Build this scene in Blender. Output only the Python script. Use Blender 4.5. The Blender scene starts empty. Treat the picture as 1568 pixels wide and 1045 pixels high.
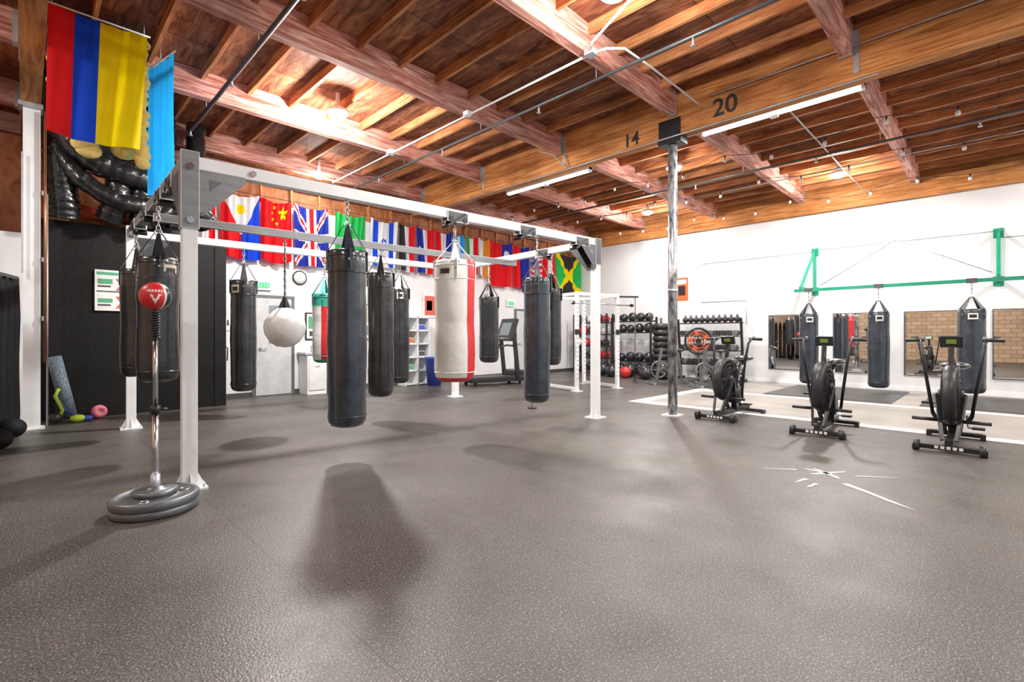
import bpy, bmesh, math, random
from mathutils import Vector, Matrix
random.seed(7)
S=bpy.context.scene
COL=S.collection
PI=math.pi

# ---------------------------------------------------------------- materials
def newmat(name):
    m=bpy.data.materials.new(name); m.use_nodes=True
    nt=m.node_tree; b=nt.nodes['Principled BSDF']
    return m,nt,b
def N(nt,t,**kw):
    n=nt.nodes.new(t)
    for k,v in kw.items(): setattr(n,k,v)
    return n
def simple(name,c,rough=.5,metal=0,c2=None,ns=6,bump=0,bs=40,coat=0,emit=0,stretch=(1,1,1),spec=.5,transl=0):
    m,nt,b=newmat(name)
    c2=c2 or tuple(x*.82 for x in c)
    tc=N(nt,'ShaderNodeTexCoord'); mp=N(nt,'ShaderNodeMapping'); mp.inputs['Scale'].default_value=stretch
    nt.links.new(tc.outputs['Object'],mp.inputs['Vector'])
    n=N(nt,'ShaderNodeTexNoise'); n.inputs['Scale'].default_value=ns; n.inputs['Detail'].default_value=5
    nt.links.new(mp.outputs[0],n.inputs['Vector'])
    r=N(nt,'ShaderNodeValToRGB'); r.color_ramp.elements[0].position=.3; r.color_ramp.elements[1].position=.7
    r.color_ramp.elements[0].color=(*c2,1); r.color_ramp.elements[1].color=(*c,1)
    nt.links.new(n.outputs['Fac'],r.inputs['Fac']); nt.links.new(r.outputs['Color'],b.inputs['Base Color'])
    b.inputs['Roughness'].default_value=rough; b.inputs['Metallic'].default_value=metal
    b.inputs['Specular IOR Level'].default_value=spec
    b.inputs['Coat Weight'].default_value=coat
    if coat: b.inputs['Coat Roughness'].default_value=.15
    if emit:
        b.inputs['Emission Color'].default_value=(*c,1); b.inputs['Emission Strength'].default_value=emit
    if bump:
        n2=N(nt,'ShaderNodeTexNoise'); n2.inputs['Scale'].default_value=bs; n2.inputs['Detail'].default_value=4
        nt.links.new(mp.outputs[0],n2.inputs['Vector'])
        bp=N(nt,'ShaderNodeBump'); bp.inputs['Strength'].default_value=bump; bp.inputs['Distance'].default_value=.02
        nt.links.new(n2.outputs['Fac'],bp.inputs['Height']); nt.links.new(bp.outputs[0],b.inputs['Normal'])
    if transl:
        tr=N(nt,'ShaderNodeBsdfTranslucent'); mx=N(nt,'ShaderNodeMixShader'); mx.inputs[0].default_value=transl
        nt.links.new(r.outputs['Color'],tr.inputs['Color']); nt.links.new(b.outputs[0],mx.inputs[1]); nt.links.new(tr.outputs[0],mx.inputs[2])
        nt.links.new(mx.outputs[0],nt.nodes['Material Output'].inputs['Surface'])
    return m
def wood(name,c1,c2,c3,sc,rough=.7,panel=None):
    m,nt,b=newmat(name)
    tc=N(nt,'ShaderNodeTexCoord'); mp=N(nt,'ShaderNodeMapping'); mp.inputs['Scale'].default_value=sc
    nt.links.new(tc.outputs['Object'],mp.inputs['Vector'])
    n=N(nt,'ShaderNodeTexNoise'); n.inputs['Scale'].default_value=2.2; n.inputs['Detail'].default_value=8; n.inputs['Roughness'].default_value=.65; n.inputs['Distortion'].default_value=1.2
    nt.links.new(mp.outputs[0],n.inputs['Vector'])
    r=N(nt,'ShaderNodeValToRGB'); cr=r.color_ramp
    cr.elements[0].position=.36; cr.elements[0].color=(*c1,1); cr.elements[1].position=.66; cr.elements[1].color=(*c3,1)
    e=cr.elements.new(.5); e.color=(*c2,1)
    nt.links.new(n.outputs['Fac'],r.inputs['Fac'])
    out=r.outputs['Color']
    nb=N(nt,'ShaderNodeTexNoise'); nb.inputs['Scale'].default_value=.9; nb.inputs['Detail'].default_value=3
    nt.links.new(tc.outputs['Object'],nb.inputs['Vector'])
    mr=N(nt,'ShaderNodeMapRange'); mr.inputs['From Min'].default_value=.35; mr.inputs['From Max'].default_value=.65; mr.inputs['To Min'].default_value=.62; mr.inputs['To Max'].default_value=1.12
    nt.links.new(nb.outputs['Fac'],mr.inputs['Value'])
    mx=N(nt,'ShaderNodeVectorMath',operation='SCALE'); nt.links.new(out,mx.inputs[0]); nt.links.new(mr.outputs[0],mx.inputs['Scale'])
    out=mx.outputs[0]
    if panel:
        bt=N(nt,'ShaderNodeTexBrick'); bt.inputs['Scale'].default_value=1; bt.inputs['Brick Width'].default_value=panel[0]; bt.inputs['Row Height'].default_value=panel[1]; bt.inputs['Mortar Size'].default_value=.006
        bt.inputs['Color1'].default_value=(1,1,1,1); bt.inputs['Color2'].default_value=(.5,.46,.46,1); bt.inputs['Mortar'].default_value=(.12,.1,.1,1)
        nt.links.new(tc.outputs['Object'],bt.inputs['Vector'])
        mu=N(nt,'ShaderNodeVectorMath',operation='MULTIPLY'); nt.links.new(out,mu.inputs[0]); nt.links.new(bt.outputs['Color'],mu.inputs[1]); out=mu.outputs[0]
    nt.links.new(out,b.inputs['Base Color']); b.inputs['Roughness'].default_value=rough; b.inputs['Specular IOR Level'].default_value=.3
    return m

M={}
M['purlin_x']=wood('painted_red_purlin',(.32,.10,.07),(.66,.28,.215),(.88,.62,.54),(.6,7,7))
M['girder']=wood('glulam_girder',(.38,.125,.032),(.62,.245,.07),(.80,.41,.16),(6,.5,9))
M['joist']=wood('joist_wood',(.34,.11,.04),(.54,.21,.08),(.72,.36,.16),(7,.6,7))
M['deck']=wood('plywood_deck',(.15,.042,.022),(.33,.115,.054),(.56,.25,.125),(4,.8,4),panel=(2.44,1.22))
M['plywall']=wood('plywood_wall',(.22,.065,.028),(.38,.135,.055),(.48,.20,.09),(2,5,.8))
M['ledger']=wood('ledger_wood',(.22,.09,.07),(.34,.16,.12),(.48,.27,.2),(.5,.5,6))
M['white_wall']=simple('white_painted_wall',(.74,.75,.76),.65,c2=(.67,.68,.69),ns=1.0,bump=.05,bs=60,spec=.3)
M['black_wall']=simple('black_rubber_wall',(.014,.014,.014),.55,c2=(.004,.004,.004),ns=38,bump=.3,bs=90,spec=.2)
M['white']=simple('white_steel',(.84,.85,.86),.35,c2=(.76,.77,.78),ns=4)
M['grey']=simple('grey_steel',(.30,.31,.32),.35,metal=.3,c2=(.22,.23,.24),ns=5,stretch=(1,1,4))
M['dgrey']=simple('dark_grey_steel',(.10,.105,.11),.4,metal=.4)
M['black']=simple('black_powdercoat',(.02,.02,.022),.35,c2=(.012,.012,.013))
M['plastic']=simple('black_plastic',(.03,.03,.032),.4)
M['leather']=simple('black_leather',(.024,.026,.029),.3,c2=(.012,.013,.015),ns=9,bump=.5,bs=6,coat=.5,stretch=(1,1,1.2))
M['leather_blue']=simple('navy_black_leather',(.034,.044,.060),.28,c2=(.018,.024,.034),ns=9,bump=.5,bs=6,coat=.6)
M['gearcloth']=simple('black_gear_fabric',(.010,.010,.011),.7,spec=.2)
M['wleather']=simple('white_leather',(.84,.84,.82),.4,c2=(.76,.76,.74),ns=8,bump=.3,bs=9)
M['redleather']=simple('red_leather',(.70,.03,.035),.4,bump=.2,bs=9)
M['greenleather']=simple('green_leather',(.02,.30,.22),.4)
M['label']=simple('bag_label',(.72,.66,.5),.5)
M['chrome']=simple('chrome',(.75,.76,.78),.18,metal=1)
M['galv']=simple('galvanised_steel',(.62,.64,.67),.4,metal=.6,c2=(.45,.47,.5),ns=14)
M['pole']=simple('peeling_steel_pole',(.62,.62,.63),.3,metal=.5,c2=(.05,.05,.055),ns=16,bump=.2,bs=30,stretch=(1,1,.5))
M['iron']=simple('cast_iron_plate',(.19,.20,.21),.38,metal=.5,c2=(.13,.14,.15),ns=9)
M['green_steel']=simple('green_steel',(.0,.30,.17),.4,c2=(0,.24,.13))
M['conc']=simple('beige_concrete',(.38,.355,.32),.4,c2=(.27,.25,.23),ns=1.5,bump=.05)
M['whitepaint']=simple('white_floor_paint',(.82,.81,.79),.5,c2=(.7,.69,.67),ns=4)
M['rubber']=simple('black_rubber_mat',(.075,.073,.07),.45,c2=(.048,.047,.045),ns=30)
M['insul']=simple('yellow_insulation',(.85,.68,.22),.9,c2=(.65,.48,.14),ns=9,bump=.9,bs=14)
M['duct']=simple('black_duct_film',(.014,.014,.016),.22,c2=(.008,.008,.008),ns=7,bump=1.0,bs=9,coat=.3)
M['pink']=simple('pink_foam',(.85,.20,.33),.6)
M['foam']=simple('speckled_foam_roller',(.02,.035,.055),.7,c2=(.24,.31,.37),ns=70)
M['lime']=simple('lime_plastic',(.55,.75,.05),.4)
M['blue_bin']=simple('blue_plastic',(.05,.09,.50),.4)
M['orange']=simple('orange_plastic',(.85,.13,.04),.4)
M['copper']=simple('copper_pipe',(.48,.19,.08),.35,metal=.7)
M['screen']=simple('lcd_screen',(.16,.24,.10),.2)
M['sticker']=simple('yellow_green_sticker',(.25,.38,.07),.5)
M['paper']=simple('poster_paper',(.82,.82,.80),.6)
M['doorp']=simple('grey_door_paint',(.60,.61,.62),.5)
M['posterg']=simple('poster_green_ink',(.10,.40,.22),.6)
M['posterr']=simple('poster_red_ink',(.65,.12,.08),.6)
M['glass']=simple('dark_glass',(.25,.30,.33),.1)
M['exit']=simple('exit_sign_green',(.05,.55,.22),.5,emit=.3)
M['paintblk']=simple('black_marking_paint',(.015,.013,.012),.6)
M['lamp']=simple('lamp_lens',(1,.97,.92),.5,emit=30,c2=(1,.97,.92))
M['tube']=simple('tube_lens',(1,.99,.97),.5,emit=5,c2=(1,.99,.97))
M['bulb']=simple('bulb_glass',(.85,.87,.88),.15)
mm,nt,b=newmat('mirror_glass'); b.inputs['Metallic'].default_value=1; b.inputs['Roughness'].default_value=.015
n=N(nt,'ShaderNodeTexNoise'); n.inputs['Scale'].default_value=.7
r=N(nt,'ShaderNodeValToRGB'); r.color_ramp.elements[0].color=(.84,.86,.86,1); r.color_ramp.elements[1].color=(.9,.92,.92,1)
nt.links.new(n.outputs['Fac'],r.inputs['Fac']); nt.links.new(r.outputs['Color'],b.inputs['Base Color']); M['mirror']=mm
# brick
mm,nt,b=newmat('tan_brick')
g=N(nt,'ShaderNodeNewGeometry'); sx=N(nt,'ShaderNodeSeparateXYZ'); cx=N(nt,'ShaderNodeCombineXYZ')
nt.links.new(g.outputs['Position'],sx.inputs[0]); nt.links.new(sx.outputs['Y'],cx.inputs['X']); nt.links.new(sx.outputs['Z'],cx.inputs['Y'])
bt=N(nt,'ShaderNodeTexBrick'); bt.inputs['Scale'].default_value=1; bt.inputs['Brick Width'].default_value=.40; bt.inputs['Row Height'].default_value=.2; bt.inputs['Mortar Size'].default_value=.016
bt.inputs['Color1'].default_value=(.66,.44,.27,1); bt.inputs['Color2'].default_value=(.50,.32,.20,1); bt.inputs['Mortar'].default_value=(.30,.23,.18,1)
nt.links.new(cx.outputs[0],bt.inputs['Vector']); nt.links.new(bt.outputs['Color'],b.inputs['Base Color']); b.inputs['Roughness'].default_value=.8; M['brick']=mm
# rubber floor
mm,nt,b=newmat('speckled_rubber_floor')
tc=N(nt,'ShaderNodeTexCoord')
def noise(s,d=2,rg=.5):
    n=N(nt,'ShaderNodeTexNoise'); n.inputs['Scale'].default_value=s; n.inputs['Detail'].default_value=d; n.inputs['Roughness'].default_value=rg
    nt.links.new(tc.outputs['Object'],n.inputs['Vector']); return n
def ramp(src,p0,c0,p1,c1):
    r=N(nt,'ShaderNodeValToRGB'); e=r.color_ramp.elements; e[0].position=p0; e[0].color=c0; e[1].position=p1; e[1].color=c1
    nt.links.new(src,r.inputs['Fac']); return r
big=ramp(noise(.7,6,.65).outputs['Fac'],.35,(.046,.042,.037,1),.65,(.082,.074,.065,1))
sp=ramp(noise(95,3,.75).outputs['Fac'],.545,(0,0,0,1),.62,(1,1,1,1))
sd=ramp(noise(120,2,.7).outputs['Fac'],.40,(1,1,1,1),.47,(0,0,0,1))
m1=N(nt,'ShaderNodeMix',data_type='RGBA'); nt.links.new(sp.outputs['Color'],m1.inputs['Factor']); nt.links.new(big.outputs['Color'],m1.inputs['A']); m1.inputs['B'].default_value=(.30,.265,.22,1)
m2=N(nt,'ShaderNodeMix',data_type='RGBA'); nt.links.new(sd.outputs['Color'],m2.inputs['Factor']); nt.links.new(m1.outputs['Result'],m2.inputs['A']); m2.inputs['B'].default_value=(.016,.014,.013,1)
sx=N(nt,'ShaderNodeSeparateXYZ'); nt.links.new(tc.outputs['Object'],sx.inputs[0])
cx=N(nt,'ShaderNodeCombineXYZ'); ad=N(nt,'ShaderNodeMath',operation='ADD'); ad.inputs[1].default_value=20*1.22-.99
ad2=N(nt,'ShaderNodeMath',operation='ADD'); ad2.inputs[1].default_value=30.0
nt.links.new(sx.outputs['X'],ad.inputs[0]); nt.links.new(sx.outputs['Y'],ad2.inputs[0]); nt.links.new(ad2.outputs[0],cx.inputs['X']); nt.links.new(ad.outputs[0],cx.inputs['Y'])
bt=N(nt,'ShaderNodeTexBrick'); bt.inputs['Scale'].default_value=1; bt.inputs['Brick Width'].default_value=100.; bt.inputs['Row Height'].default_value=1.22; bt.inputs['Mortar Size'].default_value=.0022
bt.inputs['Mortar Smooth'].default_value=0; bt.offset=0
nt.links.new(cx.outputs[0],bt.inputs['Vector'])
m3=N(nt,'ShaderNodeMix',data_type='RGBA'); nt.links.new(bt.outputs['Fac'],m3.inputs['Factor']); nt.links.new(m2.outputs['Result'],m3.inputs['A']); m3.inputs['B'].default_value=(.018,.016,.015,1)
nt.links.new(m3.outputs['Result'],b.inputs['Base Color'])
rr=ramp(noise(1.3,5,.6).outputs['Fac'],.35,(.33,.33,.33,1),.65,(.52,.52,.52,1)); nt.links.new(rr.outputs['Color'],b.inputs['Roughness'])
b.inputs['Specular IOR Level'].default_value=.7
bp=N(nt,'ShaderNodeBump'); bp.inputs['Strength'].default_value=.5; bp.inputs['Distance'].default_value=.004
nt.links.new(noise(100,3).outputs['Fac'],bp.inputs['Height']); nt.links.new(bp.outputs[0],b.inputs['Normal'])
M['floor']=mm
CL={}
def cloth(key,c):
    if key not in CL: CL[key]=simple('cloth_'+key,c,.75,c2=tuple(x*.88 for x in c),ns=3,bump=.1,bs=30,transl=.35 if key!='black' else 0,spec=.2)
    return CL[key]
for k,c in dict(red=(.78,.012,.018),blue=(.008,.07,.70),yellow=(.95,.74,.0),white=(.85,.85,.86),green=(.02,.48,.10),navy=(.02,.035,.36),black=(.02,.02,.02),lblue=(.02,.42,1.0),orange=(.85,.33,.04)).items(): cloth(k,c)

# ---------------------------------------------------------------- builder
class B:
    def __init__(s): s.bm=bmesh.new(); s.mats=[]
    def mi(s,m):
        if isinstance(m,str): m=M[m] if m in M else CL[m]
        if m not in s.mats: s.mats.append(m)
        return s.mats.index(m)
    def _fin(s,verts,m,smooth=False):
        i=s.mi(m); fs=set()
        for v in verts:
            for f in v.link_faces: fs.add(f)
        for f in fs: f.material_index=i; f.smooth=smooth
        return fs
    def mat4(s,M4,m,bev=0):
        r=bmesh.ops.create_cube(s.bm,size=1,matrix=M4); vs=r['verts']
        fs=s._fin(vs,m)
        if bev:
            es=set(e for f in fs for e in f.edges)
            bmesh.ops.bevel(s.bm,geom=list(es),offset=bev,segments=2,affect='EDGES',profile=.7)
    def box(s,c,sz,m,rz=0,bev=0,ry=0,rx=0):
        s.mat4(Matrix.Translation(c)@Matrix.Rotation(rz,4,'Z')@Matrix.Rotation(ry,4,'Y')@Matrix.Rotation(rx,4,'X')@Matrix.Diagonal((*sz,1)),m,bev)
    def bx(s,x0,x1,y0,y1,z0,z1,m,bev=0):
        s.box(((x0+x1)/2,(y0+y1)/2,(z0+z1)/2),(x1-x0,y1-y0,z1-z0),m,bev=bev)
    def beam(s,p0,p1,w,h,m,bev=0):
        p0=Vector(p0);p1=Vector(p1); t=p1-p0; L=t.length; t.normalize()
        sd=t.cross(Vector((0,0,1)))
        if sd.length<1e-4: sd=Vector((0,1,0))
        sd.normalize(); up=sd.cross(t)
        Mx=Matrix(((t.x*L,sd.x*w,up.x*h,0),(t.y*L,sd.y*w,up.y*h,0),(t.z*L,sd.z*w,up.z*h,0),(0,0,0,1)))
        s.mat4(Matrix.Translation((p0+p1)/2)@Mx,m,bev)
    def cyl(s,p0,p1,r0,m,r1=None,seg=16):
        p0=Vector(p0);p1=Vector(p1); r1=r0 if r1 is None else r1; t=p1-p0
        q=t.to_track_quat('Z','Y').to_matrix().to_4x4()
        r=bmesh.ops.create_cone(s.bm,cap_ends=True,segments=seg,radius1=r0,radius2=r1,depth=t.length,matrix=Matrix.Translation((p0+p1)/2)@q)
        fs=s._fin(r['verts'],m,True)
        for f in fs:
            if len(f.verts)>4: f.smooth=False
    def sph(s,c,r,m,sc=(1,1,1),u=20,v=12,rz=0,ry=0):
        r_=bmesh.ops.create_uvsphere(s.bm,u_segments=u,v_segments=v,radius=r,matrix=Matrix.Translation(c)@Matrix.Rotation(rz,4,'Z')@Matrix.Rotation(ry,4,'Y')@Matrix.Diagonal((*sc,1)))
        s._fin(r_['verts'],m,True)
    def lathe(s,c,prof,m,seg=28,axis=None,wob=0):
        bm=s.bm; c=Vector(c); R=Matrix.Identity(3)
        if axis is not None: R=Vector(axis).to_track_quat('Z','Y').to_matrix()
        rows=[]
        for (r,z) in prof:
            row=[]
            if r<1e-5: v=bm.verts.new(c+R@Vector((0,0,z))); row=[v]*seg
            else:
                for i in range(seg):
                    a=2*PI*i/seg; rr=r*(1+wob*math.sin(3*a+z*9)*math.cos(2*a-z*5))
                    row.append(bm.verts.new(c+R@Vector((rr*math.cos(a),rr*math.sin(a),z))))
            rows.append(row)
        for j in range(len(prof)-1):
            for i in range(seg):
                k=(i+1)%seg
                vs=[rows[j][i],rows[j][k],rows[j+1][k],rows[j+1][i]]
                u=[]
                for v in vs:
                    if v not in u: u.append(v)
                if len(u)<3: continue
                f=bm.faces.new(u); f.smooth=True
                mm_=m(2*PI*(i+.5)/seg,(prof[j][1]+prof[j+1][1])/2) if callable(m) else m
                f.material_index=s.mi(mm_)
    def torus(s,c,R,r,m,axis=(0,0,1),sc=(1,1),seg=24,ms=8,flat=1):
        bm=s.bm; c=Vector(c); Q=Vector(axis).to_track_quat('Z','Y').to_matrix(); rows=[]; idx=s.mi(m)
        for i in range(seg):
            a=2*PI*i/seg; row=[]
            for j in range(ms):
                b_=2*PI*j/ms; rr=R+r*math.cos(b_)
                row.append(bm.verts.new(c+Q@Vector((rr*math.cos(a)*sc[0],rr*math.sin(a)*sc[1],r*flat*math.sin(b_)))))
            rows.append(row)
        for i in range(seg):
            for j in range(ms):
                f=bm.faces.new([rows[i][j],rows[(i+1)%seg][j],rows[(i+1)%seg][(j+1)%ms],rows[i][(j+1)%ms]]); f.smooth=True; f.material_index=idx
    def tube(s,pts,r,m,seg=8):
        bm=s.bm; pts=[Vector(p) for p in pts]; idx=s.mi(m); rows=[]
        up=None
        for i,p in enumerate(pts):
            t=(pts[min(i+1,len(pts)-1)]-pts[max(i-1,0)]).normalized()
            if up is None:
                up=Vector((0,0,1)) if abs(t.z)<.9 else Vector((1,0,0))
            sd=t.cross(up).normalized(); up=sd.cross(t).normalized()
            rr=r[i] if isinstance(r,(list,tuple)) else r
            rows.append([bm.verts.new(p+sd*rr*math.cos(2*PI*j/seg)+up*rr*math.sin(2*PI*j/seg)) for j in range(seg)])
        for i in range(len(rows)-1):
            for j in range(seg):
                k=(j+1)%seg
                f=bm.faces.new([rows[i][j],rows[i+1][j],rows[i+1][k],rows[i][k]]); f.smooth=True; f.material_index=idx
        for row in (rows[0],rows[-1]):
            f=bm.faces.new(row); f.material_index=idx
    def prism(s,pts,ext,m):
        bm=s.bm; ext=Vector(ext); a=[bm.verts.new(Vector(p)) for p in pts]; b_=[bm.verts.new(Vector(p)+ext) for p in pts]; idx=s.mi(m)
        fs=[bm.faces.new(a),bm.faces.new(b_[::-1])]
        n=len(pts)
        for i in range(n): fs.append(bm.faces.new([a[i],a[(i+1)%n],b_[(i+1)%n],b_[i]]))
        for f in fs: f.material_index=idx
    def patch(s,c,r,z0,z1,a0,a1,m,n=8):
        bm=s.bm; idx=s.mi(m); L=[]
        for i in range(n+1):
            a=a0+(a1-a0)*i/n
            L.append((bm.verts.new((c[0]+r*math.cos(a),c[1]+r*math.sin(a),z0)),bm.verts.new((c[0]+r*math.cos(a),c[1]+r*math.sin(a),z1))))
        for i in range(n):
            f=bm.faces.new([L[i][0],L[i+1][0],L[i+1][1],L[i][1]]); f.smooth=True; f.material_index=idx
    def chain(s,x,y,z0,z1,m='chrome',lw=.018):
        step=.045; n=max(1,int((z1-z0)/step)); step=(z1-z0)/n
        for i in range(n):
            s.torus((x,y,z0+step*(i+.5)),lw,.0045,m,axis=(1,0,0) if i%2 else (0,1,0),sc=(1,step*.75/lw),seg=10,ms=5)
    def done(s,name,loc=(0,0,0),rz=0):
        bmesh.ops.recalc_face_normals(s.bm,faces=s.bm.faces[:])
        me=bpy.data.meshes.new(name); s.bm.to_mesh(me); s.bm.free()
        for m in s.mats: me.materials.append(m)
        o=bpy.data.objects.new(name,me); COL.objects.link(o); o.location=loc; o.rotation_euler=(0,0,rz)
        return o

# ---------------------------------------------------------------- room shell
XW,YN,ZD=14.3,10.9,5.06
X0,Y0=-4.0,-6.5
b=B(); b.bx(X0-.2,XW+.2,Y0-.2,YN+.2,-.1,0,'floor'); b.done('floor')
b=B(); b.bx(X0-.2,XW+.2,Y0-.2,YN+.2,ZD,ZD+.06,'deck'); b.done('ceiling')
b=B(); b.bx(XW,XW+.2,Y0-.2,YN+.2,0,4.38,'white_wall'); b.bx(XW,XW+.2,Y0-.2,YN+.2,4.38,ZD,'girder'); b.done('wall_east')
b=B(); b.bx(2.46,XW,YN,YN+.2,0,4.05,'white_wall'); b.bx(X0-.2,XW,YN,YN+.2,4.05,ZD,'plywall'); b.bx(X0-.2,2.46,YN,YN+.2,0,4.05,'plywall')
b.done('wall_north')
b=B(); b.bx(X0-.2,X0,Y0-.2,YN,0,ZD,'brick'); b.done('wall_west')
b=B(); b.bx(X0,-2,Y0-.2,Y0,0,ZD,'white_wall'); b.bx(11,XW,Y0-.2,Y0,0,ZD,'white_wall'); b.bx(-2,11,Y0-.2,Y0,4.2,ZD,'white_wall'); b.done('wall_south')  # unseen wide opening, added so world light fills the room
b=B(); b.bx(.16,2.46,9.95,10.12,0,3.0,'black_wall'); b.bx(2.40,2.58,9.93,10.9,0,3.0,'black_wall')
for x in (1.3,): b.bx(x,x+.01,9.94,9.95,0,3,'black')
b.done('wall_padded_partition')
b=B(); b.bx(X0,.0,9.95,10.12,0,2.75,'white_wall'); b.done('wall_partition_west')
b=B(); b.bx(2.6,XW,YN-.015,YN,0,.1,'rubber'); b.done('baseboard_north')
b=B(); b.bx(XW-.015,XW,-5,YN-.02,0,.1,'white'); b.done('baseboard_east')
PY=[-5.4,-3.2,-.95,1.32,3.58,5.85,8.12,10.38]
for y in PY:
    for (a,c) in ((X0,-.05),(.15,7.13),(7.33,XW-.14)):
        b=B(); b.bx(a,c,y-.065,y+.065,4.69,ZD,'purlin_x'); 
        for e in (a+.01,c-.06):
            b.bx(e,e+.05,y-.072,y+.072,4.675,ZD-.01,'galv')
        b.done('ceiling_purlin_beam')
for (x,w) in ((.05,.2),(7.23,.2)):
    b=B(); b.bx(x-w/2,x+w/2,Y0,YN,4.39,ZD,'girder')
    for k in range(5): b.bx(x-w/2-.001,x+w/2+.001,Y0,YN,4.39+.13*k+.125,4.39+.13*k+.128,'joist')
    for y in PY:
        if abs(y-3.58)>.1: b.bx(x-w/2-.006,x+w/2+.006,y-.13,y-.07,4.46,4.98,'galv')
    b.done('ceiling_girder_beam')
b=B(); b.bx(XW-.14,XW,Y0,YN,4.38,4.80,'girder'); b.done('ceiling_ledger_beam')
b=B(); b.bx(X0,XW-.15,YN-.12,YN,4.42,4.72,'ledger'); 
b.done('ceiling_ledger_beam')
b=B()
x=X0+.3
while x<XW-.2:
    if not(-.12<x<.2 or 7.08<x<7.38):
        for i in range(len(PY)-1):
            b.bx(x-.022,x+.022,PY[i]+.065,PY[i+1]-.065,4.93,ZD,'joist')
        b.bx(x-.022,x+.022,PY[-1]+.065,YN,4.93,ZD,'joist')
    x+=.61
b.done('ceiling_joists')
b=B()
x=.4
while x<XW-.3:
    b.bx(x,x+.045,YN-.06,YN-.001,4.06,4.42,'joist'); x+=.61
b.done('trim_wall_blocking')
def text(name,s,y,z,size,rot=0):
    cu=bpy.data.curves.new(name,'FONT'); cu.body=s; cu.size=size; cu.align_x='CENTER'; cu.align_y='CENTER'; cu.extrude=.001; cu.offset=.006
    o=bpy.data.objects.new(name,cu); COL.objects.link(o); cu.materials.append(M['paintblk'])
    o.matrix_world=Matrix(((0,0,-1,7.128),(-1,0,0,y),(0,1,0,z),(0,0,0,1)))@Matrix.Rotation(rot,4,'Z')
text('painted_girder_number','20',2.79,4.58,.36); text('painted_girder_number','14',4.32,4.52,.30)
b=B(); px,py=7.23,3.64
b.cyl((px,py,0.02),(px,py,4.27),.072,'pole',seg=24)
b.box((px,py,.012),(.26,.26,.024),'white'); b.box((px,py,4.33),(.24,.38,.11),'black')
for sx_ in (-1,1): b.box((px+sx_*.108,py,4.50),(.012,.36,.30),'black')
b.cyl((px,py,1.95),(px,py,2.0),.078,'galv',seg=24)
b.torus((px-.07,py,1.98),.03,.006,'galv')
b.done('steel_support_pole')
b=B(); b.box((.06,9.28,2.17),(.17,.17,4.34),'white'); b.box((.05,9.28,4.36),(.24,.3,.06),'galv')
b.box((.06,9.28,.01),(.26,.26,.02),'white'); b.cyl((.19,9.15,.9),(.19,9.15,4.3),.014,'copper'); b.cyl((.21,9.2,.0),(.21,9.2,3.2),.011,'galv')
for z in (1.5,2.3,3.2): b.box((.18,9.17,z),(.05,.05,.06),'galv')
b.box((-.03,9.12,2.9),(.02,.02,1.6),'galv')
b.done('white_steel_column')
b=B()
b.cyl((1.88,-6,4.58),(1.88,9.3,4.58),.028,'dgrey')
b.cyl((5.25,-6,4.60),(5.25,10.5,4.60),.022,'dgrey')
b.cyl((10.4,-6,4.6),(10.4,10.5,4.6),.022,'dgrey')
for X in (1.88,5.25,10.4):
    for y in PY[:-1]: b.cyl((X,y+.12,4.6),(X,y+.12,ZD),.006,'galv')
    for y in (0.2,2.4,4.7,7.0,9.2):
        b.cyl((X,y,4.5),(X,y,4.6),.012,'galv'); b.cyl((X,y,4.49),(X,y,4.5),.03,'galv')
b.done('sprinkler_pipes')
b=B()
b.cyl((4.75,3.45,4.62),(4.75,10.3,4.62),.014,'white'); b.tube([(4.75,3.45,4.62),(4.8,3.25,4.63),(5.0,3.12,4.66),(5.6,3.1,4.66),(7.0,3.1,4.66)],.014,'white')
b.tube([(4.75,3.45,4.62),(4.6,3.3,4.64),(4.3,2.6,4.66),(4.3,-1,4.66)],.014,'white')
b.box((4.75,3.42,4.63),(.12,.12,.07),'galv'); b.box((4.75,7.9,4.64),(.12,.12,.07),'white'); b.box((4.75,5.7,4.64),(.1,.1,.06),'white')
b.cyl((7.1,1.0,4.36),(7.1,9.5,4.36),.010,'galv'); b.cyl((7.08,-2.,4.78),(7.08,3.0,4.78),.010,'galv')
b.tube([(6.7,6.0,4.68),(6.85,5.8,4.6),(7.0,5.7,4.45),(7.09,5.6,4.37)],.014,'galv')
b.cyl((7.6,2.2,4.62),(14.1,2.2,4.62),.012,'galv'); b.cyl((11.5,-4,4.62),(11.5,9,4.62),.012,'galv')
b.done('electrical_conduit')

# ---------------------------------------------------------------- lamps
def point(name,loc,e,rad=.11,c=(1,.97,.93)):
    l=bpy.data.lights.new(name,'POINT'); l.energy=e; l.shadow_soft_size=rad; l.color=c
    o=bpy.data.objects.new(name,l); COL.objects.link(o); o.location=loc; return o
HB_AND_FILL=[(3.45,7.3,500),(4.2,2.75,220),(12.4,2.45,290),(12.4,7.0,240),(3.8,-1.6,160),(12.7,-2.4,230),(-2,6.5,150),(-2,1,110),(8.9,-3.5,150),(9.5,4.75,110)]  # unseen lamps behind and beside the camera are added to fill the room
for (x,y,e) in HB_AND_FILL:
    b=B()
    b.lathe((x,y,4.72),[(.0,-.05),(.07,-.04),(.12,-.015),(.15,.02)],'lamp',seg=20)
    b.lathe((x,y,4.72),[(.15,.018),(.17,.03),(.15,.08),(.07,.12),(.03,.16),(.03,.34)],'white',seg=20)
    o=b.done('high_bay_or_fill_lamp')
    point('high_bay_or_fill_light',(x,y,4.54),e*.5)
    l=bpy.data.lights.new('high_bay_or_fill_downlight','AREA'); l.shape='DISK'; l.size=.24; l.energy=e*.45; l.color=(1,.97,.93)
    o=bpy.data.objects.new('high_bay_or_fill_downlight',l); COL.objects.link(o); o.location=(x,y,4.66)
x,y=4.45,10.3
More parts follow.
